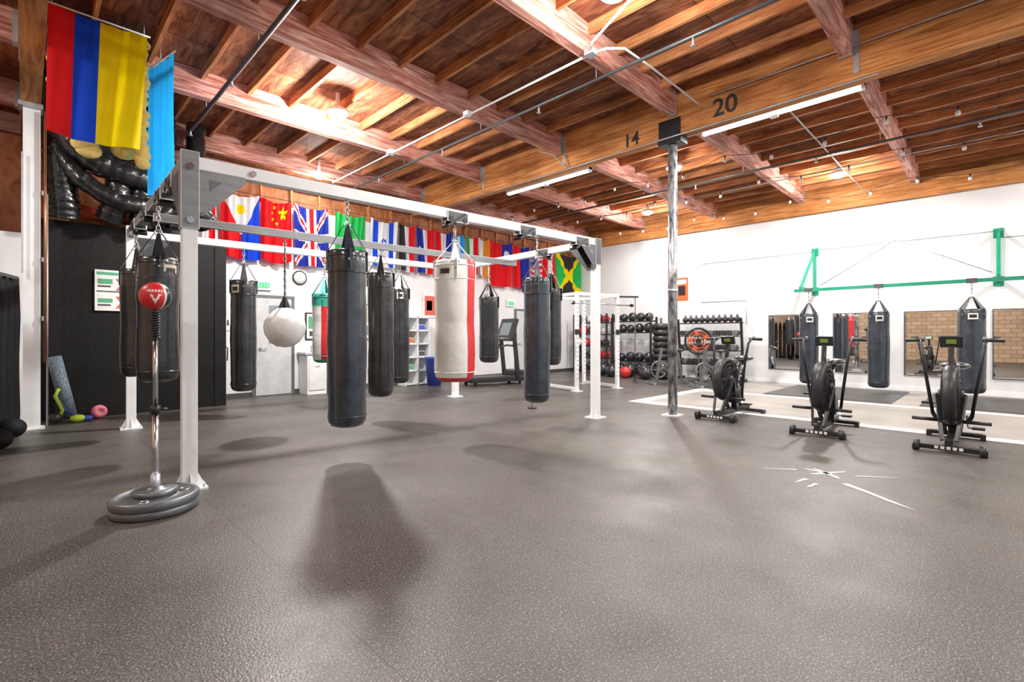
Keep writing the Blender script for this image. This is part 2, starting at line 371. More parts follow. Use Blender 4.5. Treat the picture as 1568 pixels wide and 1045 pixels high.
b=B(); b.lathe((x,y,4.62),[(.0,.0),(.06,.01),(.085,.05),(.06,.1),(0,.12)],'lamp',seg=16); b.cyl((x,y,4.7),(x,y,ZD),.03,'white'); b.done('bulkhead_ceiling_lamp'); point('bulkhead_light',(x,y-.02,4.5),50,.08)
for (y0,y1,x) in ((1.2,3.3,7.52),(5.5,7.75,7.62),(-3.5,-1.2,7.52)):
    b=B(); b.bx(x-.06,x+.06,y0,y1,4.44,4.49,'white'); b.bx(x-.035,x+.035,y0+.02,y1-.02,4.405,4.44,'tube'); b.bx(x-.05,x+.05,y0,y0+.03,4.40,4.5,'white'); b.bx(x-.05,x+.05,y1-.03,y1,4.40,4.5,'white')
    for yy in (y0+.3,y1-.3): b.cyl((x,yy,4.48),(x,yy,ZD),.005,'galv')
    b.box((x,(y0+y1)/2,4.39),(.05,.1,.05),'white')
    b.done('linear_tube_lamp')
    l=bpy.data.lights.new('tube_light','AREA'); l.shape='RECTANGLE'; l.size=.1; l.size_y=y1-y0; l.energy=90; l.color=(1,.98,.96)
    o=bpy.data.objects.new('tube_light',l); COL.objects.link(o); o.location=(x,(y0+y1)/2,4.36)
b=B()
for X in (9.2,11.0,13.2):
    pts=[];yy=-4.
    while yy<9.6:
        ph=(yy+.95)/2.27; sag=.16*math.sin(PI*(ph%1)); pts.append((X,yy,4.62-sag)); yy+=.2
    b.tube(pts,.006,'black',seg=5)
    for i in range(2,len(pts),4):
        p=pts[i]; b.cyl((p[0],p[1],p[2]-.06),p,.014,'black',seg=8); b.sph((p[0],p[1],p[2]-.09),.03,'bulb',u=10,v=8,sc=(1,1,1.3))
b.done('string_lights')

# ---------------------------------------------------------------- floor zones
b=B(); b.bx(8.42,XW-.02,-6,4.78,0.001,.006,'conc'); b.done('floor_concrete_zone')
b=B(); b.bx(8.17,8.42,-6,5.03,0.001,.008,'whitepaint'); b.bx(8.42,11.4,4.78,5.03,0.001,.008,'whitepaint'); b.bx(10.9,11.1,-6,4.78,.006,.010,'whitepaint'); b.done('floor_white_border')
for (y0,y1) in ((1.4,3.6),(-1.2,1.0),(-4,-1.6)):
    b=B(); b.bx(11.3,13.9,y0,y1,.006,.02,'rubber',bev=.003); b.done('lifting_platform_mat')
b=B()
def streak(x0,y0,x1,y1,w):
    d=Vector((x1-x0,y1-y0,0)); n=Vector((-d.y,d.x,0)).normalized()*w
    p=[Vector((x0,y0,.002))-n, Vector((x0,y0,.002))+n]
    for t in (.35,.7): 
        j=random.uniform(.4,.9); p.append(Vector((x0,y0,.002))+d*t+n*j)
    p.append(Vector((x1,y1,.002)))
    for t in (.7,.35):
        j=random.uniform(.4,.9); p.append(Vector((x0,y0,.002))+d*t-n*j)
    b.prism(p,(0,0,.001),'whitepaint')
cx_,cy_=5.22,1.12
for (dx,dy,w) in ((.18,-.12,.03),(-.16,.10,.03),(.10,.14,.025),(-.14,-.13,.03),(.03,.2,.02)): streak(cx_,cy_,cx_+dx,cy_+dy,w)
streak(4.95,.93,4.55,.42,.028); streak(4.88,1.2,4.7,1.24,.02); streak(4.78,1.1,4.62,1.13,.02); streak(5.15,1.35,4.95,1.62,.012); streak(5.3,.9,5.5,.62,.01)
b.done('floor_paint_splatter')

# ---------------------------------------------------------------- rack
P=[Vector((.96,4.75,0)),Vector((6.22,4.40,0)),Vector((6.29,7.95,0)),Vector((1.02,8.38,0))]
ZT=2.70
b=B()
ang=math.atan2(P[1].y-P[0].y,P[1].x-P[0].x)
for i,p in enumerate(P):
    b.box((p.x,p.y,ZT/2+.03),(.11,.11,ZT+.06),'white',rz=ang,bev=.006)
    b.box((p.x,p.y,.008),(.24,.24,.016),'white',rz=ang)
    for dx in (-.09,.09):
        for dy in (-.09,.09): b.cyl((p.x+dx,p.y+dy,.016),(p.x+dx,p.y+dy,.035),.012,'chrome',seg=6)
    for sx_,sy_ in ((1,0),(-1,0),(0,1),(0,-1)):
        q=Vector((p.x+sx_*.055,p.y+sy_*.055,.016)); b.prism([q,q+Vector((sx_*.06,sy_*.06,0)),q+Vector((0,0,.12))],(.006*sy_ if sy_ else 0,.006 if sx_ else 0,0),'white')
p=P[0]; b.box((p.x,p.y,2.47),(.13,.13,.64),'grey',rz=ang,bev=.004)
p=P[1]; b.box((p.x,p.y,2.56),(.13,.13,.40),'dgrey',rz=ang,bev=.004)
def V(p,z): return Vector((p.x,p.y,z))
b.beam(V(P[0],ZT),V(P[1],ZT),.10,.11,'white',bev=.006)
b.beam(V(P[3],2.66),V(P[2],2.66),.10,.10,'white',bev=.006)
b.beam(V(P[0],ZT),V(P[3],2.66),.10,.10,'grey',bev=.006)
b.beam(V(P[1],ZT),V(P[2],2.66),.10,.10,'white',bev=.006)
mL=P[0].lerp(P[3],.5); mR=P[1].lerp(P[2],.5)
b.beam(V(mL,2.57),V(mR,2.57),.08,.09,'grey',bev=.006)
def gus(p,q,z,s=.38,m='dgrey'):
    d=(q-p).normalized(); n=Vector((-d.y,d.x,0))*.012
    a=V(p,z-.05)+d*.05
    for sg in (-1,1):
        b.prism([a+n*sg*4.5, a+d*s+n*sg*4.5, a+d*s+Vector((0,0,-.05))+n*sg*4.5, a+d*.06+Vector((0,0,-s))+n*sg*4.5, a+Vector((0,0,-s))+n*sg*4.5],n*sg*.5,m)
        c=a+d*.12+Vector((0,0,-.12))+n*sg*5.1
        b.prism([c+Vector((0,0,.045))-d*.035,c+d*.06+Vector((0,0,.04)),c-d*.03-Vector((0,0,.05))],n*sg*.1,'iron')
gus(P[0],P[1],ZT,.36,'grey'); gus(P[1],P[0],ZT,.34,'dgrey'); gus(P[1],P[2],ZT); gus(P[0],P[3],ZT); gus(P[3],P[2],2.66); gus(P[2],P[3],2.66); gus(P[2],P[1],2.66)
d=(P[1]-P[0]).normalized(); n=Vector((d.y,-d.x,0))
for z in (2.66,2.22): 
    q=V(P[0],z)+n*.06; b.cyl(q,q+n*.02,.03,'chrome',seg=6)
q=V(P[0],ZT)+d*.47+n*.052; b.cyl(q,q+n*.014,.028,'chrome',seg=6)
def trolley(p,dv,z):
    b.box((p.x,p.y,z),(.30,.13,.13),'dgrey',rz=math.atan2(dv.y,dv.x),bev=.01)
    for k in (-.1,.1):
        c=V(p,z-.03)+dv*k; nn=Vector((-dv.y,dv.x,0)); b.cyl(c-nn*.075,c+nn*.075,.03,'black',seg=12)
    b.beam(V(p,z+.05)+dv*.1,V(p,z-.12)-dv*.14,.14,.03,'black')
for t in (.505,.72,.93): trolley(P[0].lerp(P[1],t),d,ZT-.03)
for t in (.15,.3,.55,.8): trolley(P[0].lerp(P[3],t),(P[3]-P[0]).normalized(),ZT-.05)
for t in (.3,): trolley(P[1].lerp(P[2],t),(P[2]-P[1]).normalized(),ZT-.03)
b.done('punching_bag_rack')

# ---------------------------------------------------------------- bags
def bag(name,x,y,zb,zt,r,zh,m='leather',matf=None,strap=.26,sm='leather',lab=None,seed=0):
    b=B(); rnd=random.Random(seed+int(x*100))
    L=zt-zb; prof=[(0,zb),(r*.55,zb+.006),(r*.82,zb+.025),(r*.95,zb+.06),(r*.995,zb+.11)]
    n=18
    for i in range(1,n):
        t=i/n; prof.append((r*(1+.022*math.sin(t*9+x*7)+rnd.uniform(-.012,.012)),zb+.11+(L-.15)*t))
    prof+=[(r*.99,zt-.03),(r*.95,zt-.008),(r*.9,zt),(0,zt-.005)]
    b.lathe((x,y,0),prof,matf or m,seg=36,wob=.012)
    for z in (zb+.12,zt-.22,zt-.06): b.torus((x,y,z),r*1.005,.006,sm,seg=32,ms=6)
    for k in range(4):
        a=k*PI/2+.5+x; ca,sa=math.cos(a),math.sin(a)
        b.beam((x+r*1.0*ca,y+r*1.0*sa,zt-.2),(x+r*1.0*ca,y+r*1.0*sa,zt+.005),.05,.012,sm)
        b.prism([(x+r*ca-.05*sa,y+r*sa+.05*ca,zt-.02),(x+r*ca+.05*sa,y+r*sa-.05*ca,zt-.02),(x+.03*ca+.012*sa,y+.03*sa-.012*ca,zt+strap),(x+.03*ca-.012*sa,y+.03*sa+.012*ca,zt+strap)],(.008*ca,.008*sa,0),sm)
        b.cyl((x+r*1.01*ca,y+r*1.01*sa,zt-.1),(x+(r+.012)*ca,y+(r+.012)*sa,zt-.1),.014,'chrome',seg=8)
    b.torus((x,y,zt+strap+.01),.03,.007,'chrome',axis=(0,1,0))
    b.chain(x,y,zt+strap+.03,zh)
    b.cyl((x,y,zh-.02),(x,y,zh+.03),.018,'chrome')
    if lab:
        va=math.atan2(-y,-x)+lab[1]
        b.patch((x,y),r*1.02,zt-.2,zt-.08,va-.35,va+.35,lab[0]); b.patch((x,y),r*1.025,zt-.17,zt-.11,va-.25,va+.25,'black')
    return b.done(name)
bag('heavy_bag',2.30,4.655,.345,2.12,.187,2.64,m='leather_blue',sm='leather_blue')
def wr(a,z):
    a=(a+PI)%(2*PI)-PI
    if -1.5<a<.2: return 'redleather'
    if z<.80 : return 'redleather'
    return 'wleather'
bag('heavy_bag',3.61,4.575,.72,2.15,.235,2.64,matf=wr,sm='wleather',lab=('label',-.5),strap=.22)
bag('heavy_bag',4.97,4.485,.35,2.06,.182,2.64,m='leather_blue',sm='leather_blue')
bag('heavy_bag',.985,6.23,.78,2.08,.186,2.62,lab=('label',0.6))
bag('heavy_bag',.97,7.55,.757,2.08,.16,2.62)
bag('heavy_bag',2.39,8.27,.405,2.12,.18,2.6,lab=('label',-.7))
bag('heavy_bag',3.67,6.38,.375,2.18,.182,2.52)
bag('heavy_bag',5.04,8.05,.363,2.16,.17,2.6,lab=('label',0))
bag('heavy_bag',6.25,6.87,.75,2.0,.185,2.6)
bag('heavy_bag',6.24,5.30,.77,2.05,.16,2.62)
def gr(a,z):
    if z>1.75 or z<.85: return 'greenleather'
    return 'redleather' if int(a*2)%4==0 else 'wleather'
bag('heavy_bag',3.62,8.16,.80,1.98,.19,2.6,matf=gr,sm='greenleather')
b=B(); x,y=2.37,6.52
b.lathe((x,y,1.37),[(0,-.255),(.10,-.24),(.18,-.18),(.235,-.09),(.253,0),(.24,.08),(.20,.15),(.14,.21),(.08,.255),(.05,.28)],'wleather',seg=32)
b.lathe((x,y,1.37),[(.085,.25),(.06,.30),(.035,.36),(.02,.40),(0,.41)],'leather',seg=20)
b.chain(x,y,1.77,2.52); b.cyl((x,y,1.76),(x,y,2.5),.008,'black'); b.done('wrecking_ball_bag')
b=B(); x,y=6.245,5.75
b.sph((x,y,1.30),.085,'redleather',sc=(1,1,1.15)); b.cyl((x,y,.03),(x,y,2.62),.006,'black',seg=6); b.lathe((x,y,0),[(0,0),(.08,0),(.08,.02),(.02,.04),(0,.04)],'black'); b.done('double_end_ball')
for (y,r) in ((3.15,.195),(1.83,.195),(.37,.21)):
    bag('heavy_bag',13.0,y,.14,1.78,r,2.29,m='leather_blue',sm='leather_blue',strap=.24,lab=('paper',.1))
b=B()
b.beam((13.0,3.45,2.335),(13.0,-4.0,2.335),.07,.07,'green_steel')
for y in (3.32,0.0,-3.4):
    b.beam((XW-.03,y,2.3),(XW-.03,y,3.48),.06,.06,'green_steel')
    b.beam((XW,y,2.40),(12.97,y,2.40),.06,.06,'green_steel'); b.beam((XW-.03,y,3.44),(13.03,y,2.42),.045,.045,'green_steel')
    b.box((XW-.006,y,3.4),(.012,.16,.2),'green_steel'); b.box((XW-.006,y,2.4),(.012,.16,.2),'green_steel')
for y in (3.15,1.83,.37): b.box((13.0,y,2.335),(.09,.16,.09),'dgrey')
b.done('wall_mounted_bag_bar')
b=B()
for (p,q) in (((XW-.01,6.3,3.4),(XW-.01,3.4,3.42)),((XW-.01,6.3,2.26),(XW-.01,5.0,2.26)),((XW-.01,1.7,3.5),(XW-.01,3.2,2.55)),((XW-.01,1.7,3.5),(XW-.01,0.1,2.6)),((XW-.01,3.2,3.45),(XW-.01,-.1,3.45)),((XW-.01,-.1,3.3),(XW-.01,-4,3.3)),((XW-.01,5.0,2.26),(XW-.01,5.0,1.6))):
    b.cyl(p,q,.008,'galv',seg=6)
b.done('wall_cables')

for (y0,y1) in ((3.40,4.42),(1.9,2.93),(.5,1.54),(-.9,.09),(-2.35,-1.35)):
    b=B(); b.bx(XW-.022,XW,y0,y1,.36,1.82,'dgrey'); b.bx(XW-.026,XW-.021,y0+.02,y1-.02,.38,1.80,'mirror'); b.done('wall_mirror')

# ---------------------------------------------------------------- free standing reflex bag
b=B(); 
b.lathe((0,0,0),[(0,0),(.255,0),(.27,.012),(.27,.05),(.26,.058),(.235,.058),(.225,.05),(.14,.05),(.13,.058),(0,.058)],'iron',seg=56)
b.lathe((0,0,.058),[(.262,0),(.272,.01),(.272,.05),(.262,.06),(.236,.06),(.226,.05),(.14,.05),(.13,.06),(.10,.06),(0,.06)],'iron',seg=56)
b.lathe((0,0,.118),[(.13,0),(.14,.008),(.14,.03),(.12,.036),(.06,.036),(.05,.05),(.03,.055),(0,.055)],'iron',seg=40)
for k in range(3): 
    a=k*2.1; b.torus((.18*math.cos(a),.18*math.sin(a),.112),.03,.006,'chrome',seg=14,ms=6)
b.cyl((0,0,.15),(0,0,.72),.021,'chrome'); b.cyl((0,0,.70),(0,0,.76),.032,'black'); b.cyl((0,0,.74),(0,0,1.28),.016,'chrome')
b.cyl((.0,0,.73),(.07,-.03,.73),.008,'black')
b.cyl((0,0,.12),(0,0,.26),.03,'galv')
pts=[(.026*math.cos(t*.7),.026*math.sin(t*.7),1.24+.0021*t) for t in range(90)]
b.tube(pts,.007,'black',seg=6)
b.cyl((0,0,1.42),(0,0,1.47),.025,'black')
va=math.atan2(-4.35,-.67)
def tm(a,z):
    da=(a-va+PI)%(2*PI)-PI
    u_=da/.45; w_=z/.1
    if abs(u_)<1.0 and -.62<w_<.12:
        if abs(u_)<(.62+w_)*1.1 and abs(u_)>max(0,(w_+.62)*1.1-.35): return 'wleather'
        return 'redleather'
    if abs(u_)<1.3 and .25<w_<.42: return 'wleather' if int((u_+2)*9)%2 else 'redleather'
    if da>.75: return 'leather'
    if da>.6: return 'wleather'
    return 'redleather'
prof=[(.1*math.sin(PI*i/36),-.1*math.cos(PI*i/36)*1.02) for i in range(37)]; prof[0]=(0,prof[0][1]); prof[-1]=(0,prof[-1][1])
b.lathe((0,0,1.556),prof,tm,seg=96)
b.done('reflex_bag_stand',loc=(.67,4.35,0))

# ---------------------------------------------------------------- air bikes
def bike(loc,rz):
    b=B()
    for x,l in ((.56,.56),(-.56,.5)):
        b.beam((x,-l/2,.05),(x,l/2,.05),.09,.05,'black',bev=.008)
        for s_ in (-1,1): b.box((x,s_*l/2,.035),(.10,.05,.07),'plastic',bev=.01)
    for k in range(5): b.box((.607,-.10+k*.05,.055),(.004,.032,.03),'paper')
    for s_ in (-1,1): b.cyl((.60,s_*.24,.06),(.60,s_*.29,.06),.055,'plastic')
    b.beam((.58,0,.10),(-.58,0,.10),.07,.08,'black',bev=.01)
    fc=Vector((.25,0,.60))
    for s_ in (-1,1):
        for R in (.30,.24,.18,.12,.06): b.torus(fc+Vector((0,s_*.075*(1.2-R),0)),R,.005,'black',axis=(0,1,0),seg=32,ms=5)
        for k in range(18):
            a=k*2*PI/18; b.cyl(fc+Vector((.05*math.cos(a),s_*.087,.05*math.sin(a))),fc+Vector((.30*math.cos(a),s_*.066,.30*math.sin(a))),.003,'black',seg=5)
        b.lathe(fc+Vector((0,s_*.09,0)),[(0,-.02),(.055,-.02),(.055,.02),(0,.025)],'plastic',axis=(0,s_,0))
    b.torus(fc,.30,.035,'plastic',axis=(0,1,0),seg=40,ms=10,flat=1.8)
    for k in range(10):
        a=k*2*PI/10; b.box(fc+Vector((.16*math.cos(a),0,.16*math.sin(a))),(.22,.085,.012),'dgrey',ry=-a)
    for s_ in (-1,1):
        b.beam((.50,s_*.06,.12),(.27,s_*.12,.60),.03,.05,'black'); b.beam((.0,s_*.06,.12),(.23,s_*.12,.60),.03,.05,'black')
        b.tube([(.05,s_*.17,.36),(.08,s_*.20,.60),(.10,s_*.24,.90),(.06,s_*.27,1.15),(-.02,s_*.28,1.22)],.018,'black',seg=10)
        b.cyl((-.02,s_*.25,1.22),(-.04,s_*.43,1.21),.022,'plastic'); b.cyl((-.0,s_*.27,1.2),(-.14,s_*.27,1.24),.02,'plastic')
        b.beam((.05,s_*.17,.36),(-.05,s_*.14,.28),.03,.03,'black')
        b.cyl((.34,s_*.10,.32),(.34,s_*.33,.32),.02,'plastic')
    b.lathe((-.08,0,.34),[(0,-.09),(.13,-.09),(.15,-.05),(.15,.05),(.13,.09),(0,.09)],'plastic',axis=(0,1,0))
    for s_,dz in ((-1,.13),(1,-.13)):
        b.beam((-.08,s_*.12,.34),(-.02,s_*.14,.34+dz),.018,.035,'chrome'); b.box((-.02,s_*.22,.34+dz),(.10,.11,.025),'plastic',bev=.005); b.cyl((-.02,s_*.13,.34+dz),(-.02,s_*.26,.34+dz),.008,'chrome')
    b.beam((-.08,0,.14),(-.08,0,.34),.08,.06,'black'); b.beam((-.05,0,.42),(.22,0,.86),.05,.06,'black')
    b.beam((.22,0,.84),(.16,0,1.14),.05,.04,'black'); b.box((.15,0,1.20),(.05,.20,.13),'plastic',bev=.01,ry=.35); b.box((.122,0,1.203),(.006,.15,.09),'screen',ry=.35); b.box((.180,0,1.2),(.006,.09,.05),'sticker',ry=.35)
    b.beam((-.30,0,.12),(-.36,0,.66),.05,.05,'black'); b.cyl((-.355,0,.6),(-.385,0,.86),.02,'chrome'); b.beam((-.30,0,.3),(-.1,0,.3),.05,.05,'black')
    b.sph((-.42,0,.90),.14,'leather',sc=(1.0,1.05,.34)); b.sph((-.30,0,.905),.09,'leather',sc=(1.6,.7,.42)); b.box((-.39,0,.865),(.2,.1,.03),'black')
    b.sph((-.30,0,.62),.02,'chrome')
    b.tube([(.15,.02,1.12),(.3,.03,1.0),(.3,.05,.9)],.006,'black',seg=6)
    return b.done('air_bike',loc=loc,rz=rz)
bike((7.86,2.96,0),PI-.05); bike((7.62,1.63,0),PI+.02); bike((7.62,.38,0),PI)

# ---------------------------------------------------------------- back-right equipment
def ballrack(name,x,y0,y1,tiers,cols,r=.13,top=2.0):
    b=B(); 
    for y in (y0,y1):
        for xx in (x-.18,x+.18): b.beam((xx,y,0),(xx,y,top),.05,.05,'black')
        b.beam((x-.25,y,.03),(x+.25,y,.03),.05,.05,'black')
    rnd=random.Random(3+int(y0*10))
    for z in tiers:
        for xx in (x-.12,x+.12): b.beam((xx,y0,z),(xx,y1,z),.03,.04,'black')
        yy=y0+r
        while yy<y1-r*.5:
            rr=r*rnd.uniform(.85,1.08); c=rnd.choice(cols)
            b.sph((x,yy,z+rr*.92),rr,c,u=16,v=10); b.torus((x,yy,z+rr*.92),rr*.99,.006,'dgrey',axis=(rnd.random(),rnd.random(),1),seg=20,ms=5)
            yy+=rr*2.05
    return b.done(name)
ballrack('medicine_ball_rack',13.75,7.55,8.95,(.08,.44,1.36,1.72),['leather','leather','plastic','leather','leather'],r=.155,top=1.85)
ballrack('medicine_ball_rack',13.75,9.15,10.5,(.1,.5,.9,1.3,1.7),['leather','redleather','leather','leather','wleather'],r=.15,top=2.0)
b=B()
for i in range(9): b.torus((13.6,7.22,.1+i*.18),.16,.095,'plastic',seg=24,ms=10)
b.cyl((13.6,7.22,0),(13.6,7.22,1.8),.03,'black'); b.box((13.6,7.22,.01),(.4,.4,.02),'black'); b.done('bumper_plate_stack')
for (x,y,r,mt) in ((13.0,7.45,.2,'leather'),(13.05,6.85,.25,'leather'),(13.1,8.0,.2,'leather'),(13.1,8.5,.2,'plastic'),(12.7,7.9,.17,'redleather'),(13.1,9.0,.19,'leather'),(12.65,7.2,.18,'leather'),(12.7,8.4,.18,'leather'),(12.75,8.9,.17,'plastic')):
    b=B(); b.sph((x,y,r),r,mt,u=24,v=16)
    for ax in ((0,0,1),(1,0,0),(0,1,0)): b.torus((x,y,r),r*.995,.004,'dgrey',axis=ax,seg=28,ms=5)
    b.done('medicine_ball')
b=B(); y0,y1=4.95,6.75
for y in (y0,y1):
    b.beam((13.95,y,0),(13.75,y,1.75),.06,.05,'black'); b.beam((13.4,y,.03),(14.15,y,.03),.06,.06,'black'); b.beam((13.45,y,.04),(13.9,y,.9),.05,.05,'black')
for ti,z in enumerate((.45,.85,1.25,1.62)):
    xx=13.55+.09*ti
    for o_ in (-.11,.11): b.beam((xx+o_,y0,z),(xx+o_,y1,z+.0),.07,.03,'black')
    y=y0+.12; k=0
    while y<y1-.08:
        if ti==3:
            b.sph((xx,y,z+.10),.085,'plastic',u=14,v=10); b.torus((xx,y,z+.19),.045,.012,'plastic',axis=(0,1,0),seg=14,ms=6)
        else:
            for o_ in (-.10,.10): b.cyl((xx+o_-.04,y,z+.09),(xx+o_+.04,y,z+.09),.074,'plastic' if k%4 else 'iron',seg=8)
            b.cyl((xx-.1,y,z+.08),(xx+.1,y,z+.08),.016,'chrome',seg=8)
        y+=.165; k+=1
b.done('dumbbell_rack')
b=B(); c=Vector((12.9,5.75,1.12)); ax=Vector((-.85,-.5,.0)).normalized()
for R in (.34,.27,.2,.13): b.torus(c,R,.012 if R<.3 else .03,'orange' if .3>R>.18 else 'black',axis=ax,seg=36)
sd=ax.cross(Vector((0,0,1))).normalized()
for k in range(16):
    a=k*PI/8; b.cyl(c+ax*.03,c+(sd*math.cos(a)+Vector((0,0,1))*math.sin(a))*.34,.004,'black',seg=5)
for k in range(5):
    a=k*2*PI/5; dd=sd*math.cos(a)+Vector((0,0,1))*math.sin(a); pp=sd*-math.sin(a)+Vector((0,0,1))*math.cos(a)
    b.prism([c+dd*.05,c+dd*.26-pp*.03,c+dd*.28+pp*.09,c+dd*.06+pp*.04],ax*-.01,'orange')
b.cyl(c-ax*.15,c+ax*.04,.07,'black'); b.cyl(c-Vector((0,0,1.1)),c-Vector((0,0,.3)),.025,'black'); b.lathe((c.x,c.y,0),[(0,0),(.28,0),(.28,.03),(.04,.06),(0,.06)],'black'); b.done('pedestal_fan')
def spin(loc,rz):
    b=B()
    for s_ in (-1,1): b.beam((s_*.5,-.25,.04),(s_*.5,.25,.04),.07,.05,'chrome')
    b.beam((-.5,0,.07),(.5,0,.07),.06,.07,'iron'); b.torus((.28,0,.38),.21,.022,'iron',axis=(0,1,0),seg=32)
    for k in range(5): 
        a=k*2*PI/5; b.beam((.28,0,.38),(.28+.2*math.cos(a),0,.38+.2*math.sin(a)),.02,.03,'iron')
    b.beam((.35,0,.08),(.2,0,.95),.06,.06,'iron'); b.beam((-.35,0,.1),(-.25,0,.85),.06,.05,'iron'); b.beam((.25,0,.6),(-.2,0,.35),.06,.07,'iron')
    b.sph((-.27,0,.88),.12,'leather',sc=(1.3,.8,.35)); b.tube([(.2,-.22,1.05),(.3,-.2,1.08),(.25,0,1.0),(.3,.2,1.08),(.2,.22,1.05)],.018,'black')
    b.lathe((-.02,0,.32),[(0,-.05),(.12,-.05),(.12,.05),(0,.05)],'black',axis=(0,1,0))
    b.beam((-.02,.08,.32),(.1,.1,.2),.02,.03,'chrome'); b.beam((-.02,-.08,.32),(-.14,-.1,.44),.02,.03,'chrome'); b.box((.1,.16,.2),(.1,.1,.02),'black'); b.box((-.14,-.16,.44),(.1,.1,.02),'black')
    b.done('spin_bike',loc=loc,rz=rz)
spin((12.0,5.0,0),PI*.85); spin((11.9,6.1,0),PI*.8)
b=B(); sq=[(8.82,6.75),(10.04,6.47),(10.3,7.65),(9.08,7.95)]
for (x,y) in sq: 
    b.box((x,y,1.13),(.075,.075,2.26),'white',rz=-.22,bev=.004); b.box((x,y,.01),(.2,.2,.02),'white',rz=-.22)
    for i in range(18):
        b.box((x,y,.3+i*.1),(.03,.079,.02),'dgrey',rz=-.22)
for i in range(4):
    a=sq[i];c=sq[(i+1)%4]; b.beam((a[0],a[1],2.22),(c[0],c[1],2.22),.06,.07,'white')
    if i%2: b.beam((a[0],a[1],.06),(c[0],c[1],.06),.06,.06,'white')
for (x,y) in sq[:2]: b.box((x-.06,y-.06,1.35),(.1,.06,.12),'black'); 
b.cyl((8.55,6.72,2.0),(10.5,6.3,2.0),.016,'chrome'); 
for t in (8.6,10.4): b.cyl((t,6.71-(t-8.55)*.215,2.0),(t+.05,6.70-(t-8.55)*.215,2.0),.04,'black')
b.cyl((10.4,6.2,.15),(10.4,6.2,2.2),.01,'black',seg=6); b.beam((10.04,6.47,2.2),(10.45,6.15,2.2),.04,.04,'black'); b.torus((10.4,6.2,.15),.05,.01,'black',axis=(1,0,0))
b.done('squat_rack')
b=B()
b.box((0,0,.14),(1.6,.72,.12),'black',bev=.02); b.box((-.05,0,.205),(1.4,.46,.012),'rubber')
for s_ in (-1,1):
    b.box((0,s_*.30,.21),(1.55,.09,.03),'dgrey',bev=.008); b.beam((.55,s_*.36,.15),(.42,s_*.36,1.35),.07,.10,'black',bev=.01)
    b.tube([(.5,s_*.36,1.0),(.2,s_*.36,1.02),(-.1,s_*.36,.95)],.025,'plastic')
b.box((.66,0,.25),(.34,.62,.22),'black',bev=.04); b.beam((.43,-.36,1.28),(.43,.36,1.28),.06,.08,'black')
b.box((.42,0,1.42),(.08,.80,.62),'plastic',ry=.35,bev=.03); b.box((.375,0,1.44),(.01,.5,.36),'glass',ry=.35); b.cyl((.3,-.3,1.2),(.3,.3,1.2),.02,'chrome')
for sx_ in (-.65,.65):
    for s_ in (-.28,.28): b.cyl((sx_,s_,0),(sx_,s_,.09),.04,'plastic')
b.done('treadmill',loc=(8.65,9.35,0),rz=-.25)

# ---------------------------------------------------------------- back wall items
b=B(); b.bx(3.3,4.15,YN-.04,YN-.001,0,2.12,'iron'); b.bx(3.37,4.08,YN-.05,YN-.035,.02,2.05,'doorp'); b.bx(3.62,3.83,YN-.055,YN-.048,1.1,1.9,'glass'); b.cyl((3.44,YN-.1,1.0),(3.44,YN-.05,1.0),.02,'chrome'); b.cyl((3.44,YN-.1,1.0),(3.56,YN-.1,1.0),.01,'chrome'); b.done('door_1')
b=B(); b.bx(11.0,12.0,YN-.04,YN-.001,0,2.12,'iron'); b.bx(11.07,11.93,YN-.05,YN-.035,.02,2.05,'doorp'); b.cyl((11.14,YN-.1,1.0),(11.14,YN-.05,1.0),.02,'chrome'); b.cyl((11.14,YN-.1,1.0),(11.26,YN-.1,1.0),.01,'chrome'); b.done('door_2')
for x,z in ((3.50,2.32),(10.8,2.28)):
    b=B(); b.box((x,YN-.03,z),(.34,.055,.2),'white',bev=.005); b.box((x,YN-.06,z),(.26,.006,.12),'exit')
    for k in range(4): b.box((x-.09+k*.06,YN-.064,z),(.012,.004,.08),'paper')
    b.done('exit_sign')
b=B(); c=(4.27,YN-.02,2.54)
b.lathe(c,[(0,-.02),(.15,-.02),(.16,.0),(.15,.02),(.135,.02),(.135,.01),(0,.01)],'black',axis=(0,-1,0),seg=32)
b.lathe((4.27,YN-.033,2.54),[(0,.002),(.132,.002),(.132,0)],'paper',axis=(0,-1,0),seg=32)
b.beam((4.27,YN-.037,2.54),(4.27,YN-.037,2.63),.008,.004,'black'); b.beam((4.27,YN-.037,2.54),(4.21,YN-.037,2.51),.01,.004,'black'); b.done('wall_clock')
def poster(name,x0,x1,z0,z1,bg,items,fr=None,y=YN):
    b=B(); 
    if fr: b.bx(x0-.03,x1+.03,y-.03,y-.001,z0-.03,z1+.03,fr)
    b.bx(x0,x1,y-.034,y-.004,z0,z1,bg)
    for (a,c,d_,e,m) in items:
        w=x1-x0;h=z1-z0; b.bx(x0+a*w,x0+c*w,y-.037,y-.033,z0+d_*h,z0+e*h,m)
    return b.done(name)
poster('framed_poster',4.42,4.78,1.2,1.75,'paper',((.1,.9,.4,.9,'posterg'),(.15,.85,.1,.3,'dgrey')),'black')
poster('wall_poster',.76,1.19,1.66,2.30,'paper',((.05,.95,.88,.95,'posterg'),(.08,.5,.66,.78,'posterg'),(.08,.45,.58,.62,'dgrey'),(.08,.5,.2,.3,'posterg'),(.08,.45,.12,.16,'dgrey'),(.05,.95,.46,.49,'dgrey')),y=9.948)
b=bpy.data.objects['wall_poster']
bb=B(); 
for z in (2.08,1.80): bb.prism([(1.02,9.905,z+.09),(1.09,9.905,z+.09),(1.16,9.905,z),(1.09,9.905,z-.09),(1.02,9.905,z-.09),(1.08,9.905,z)],(0,.008,0),'posterr' if z>2 else 'orange')
o=bb.done('poster_arrow_graphic'); o.parent=b
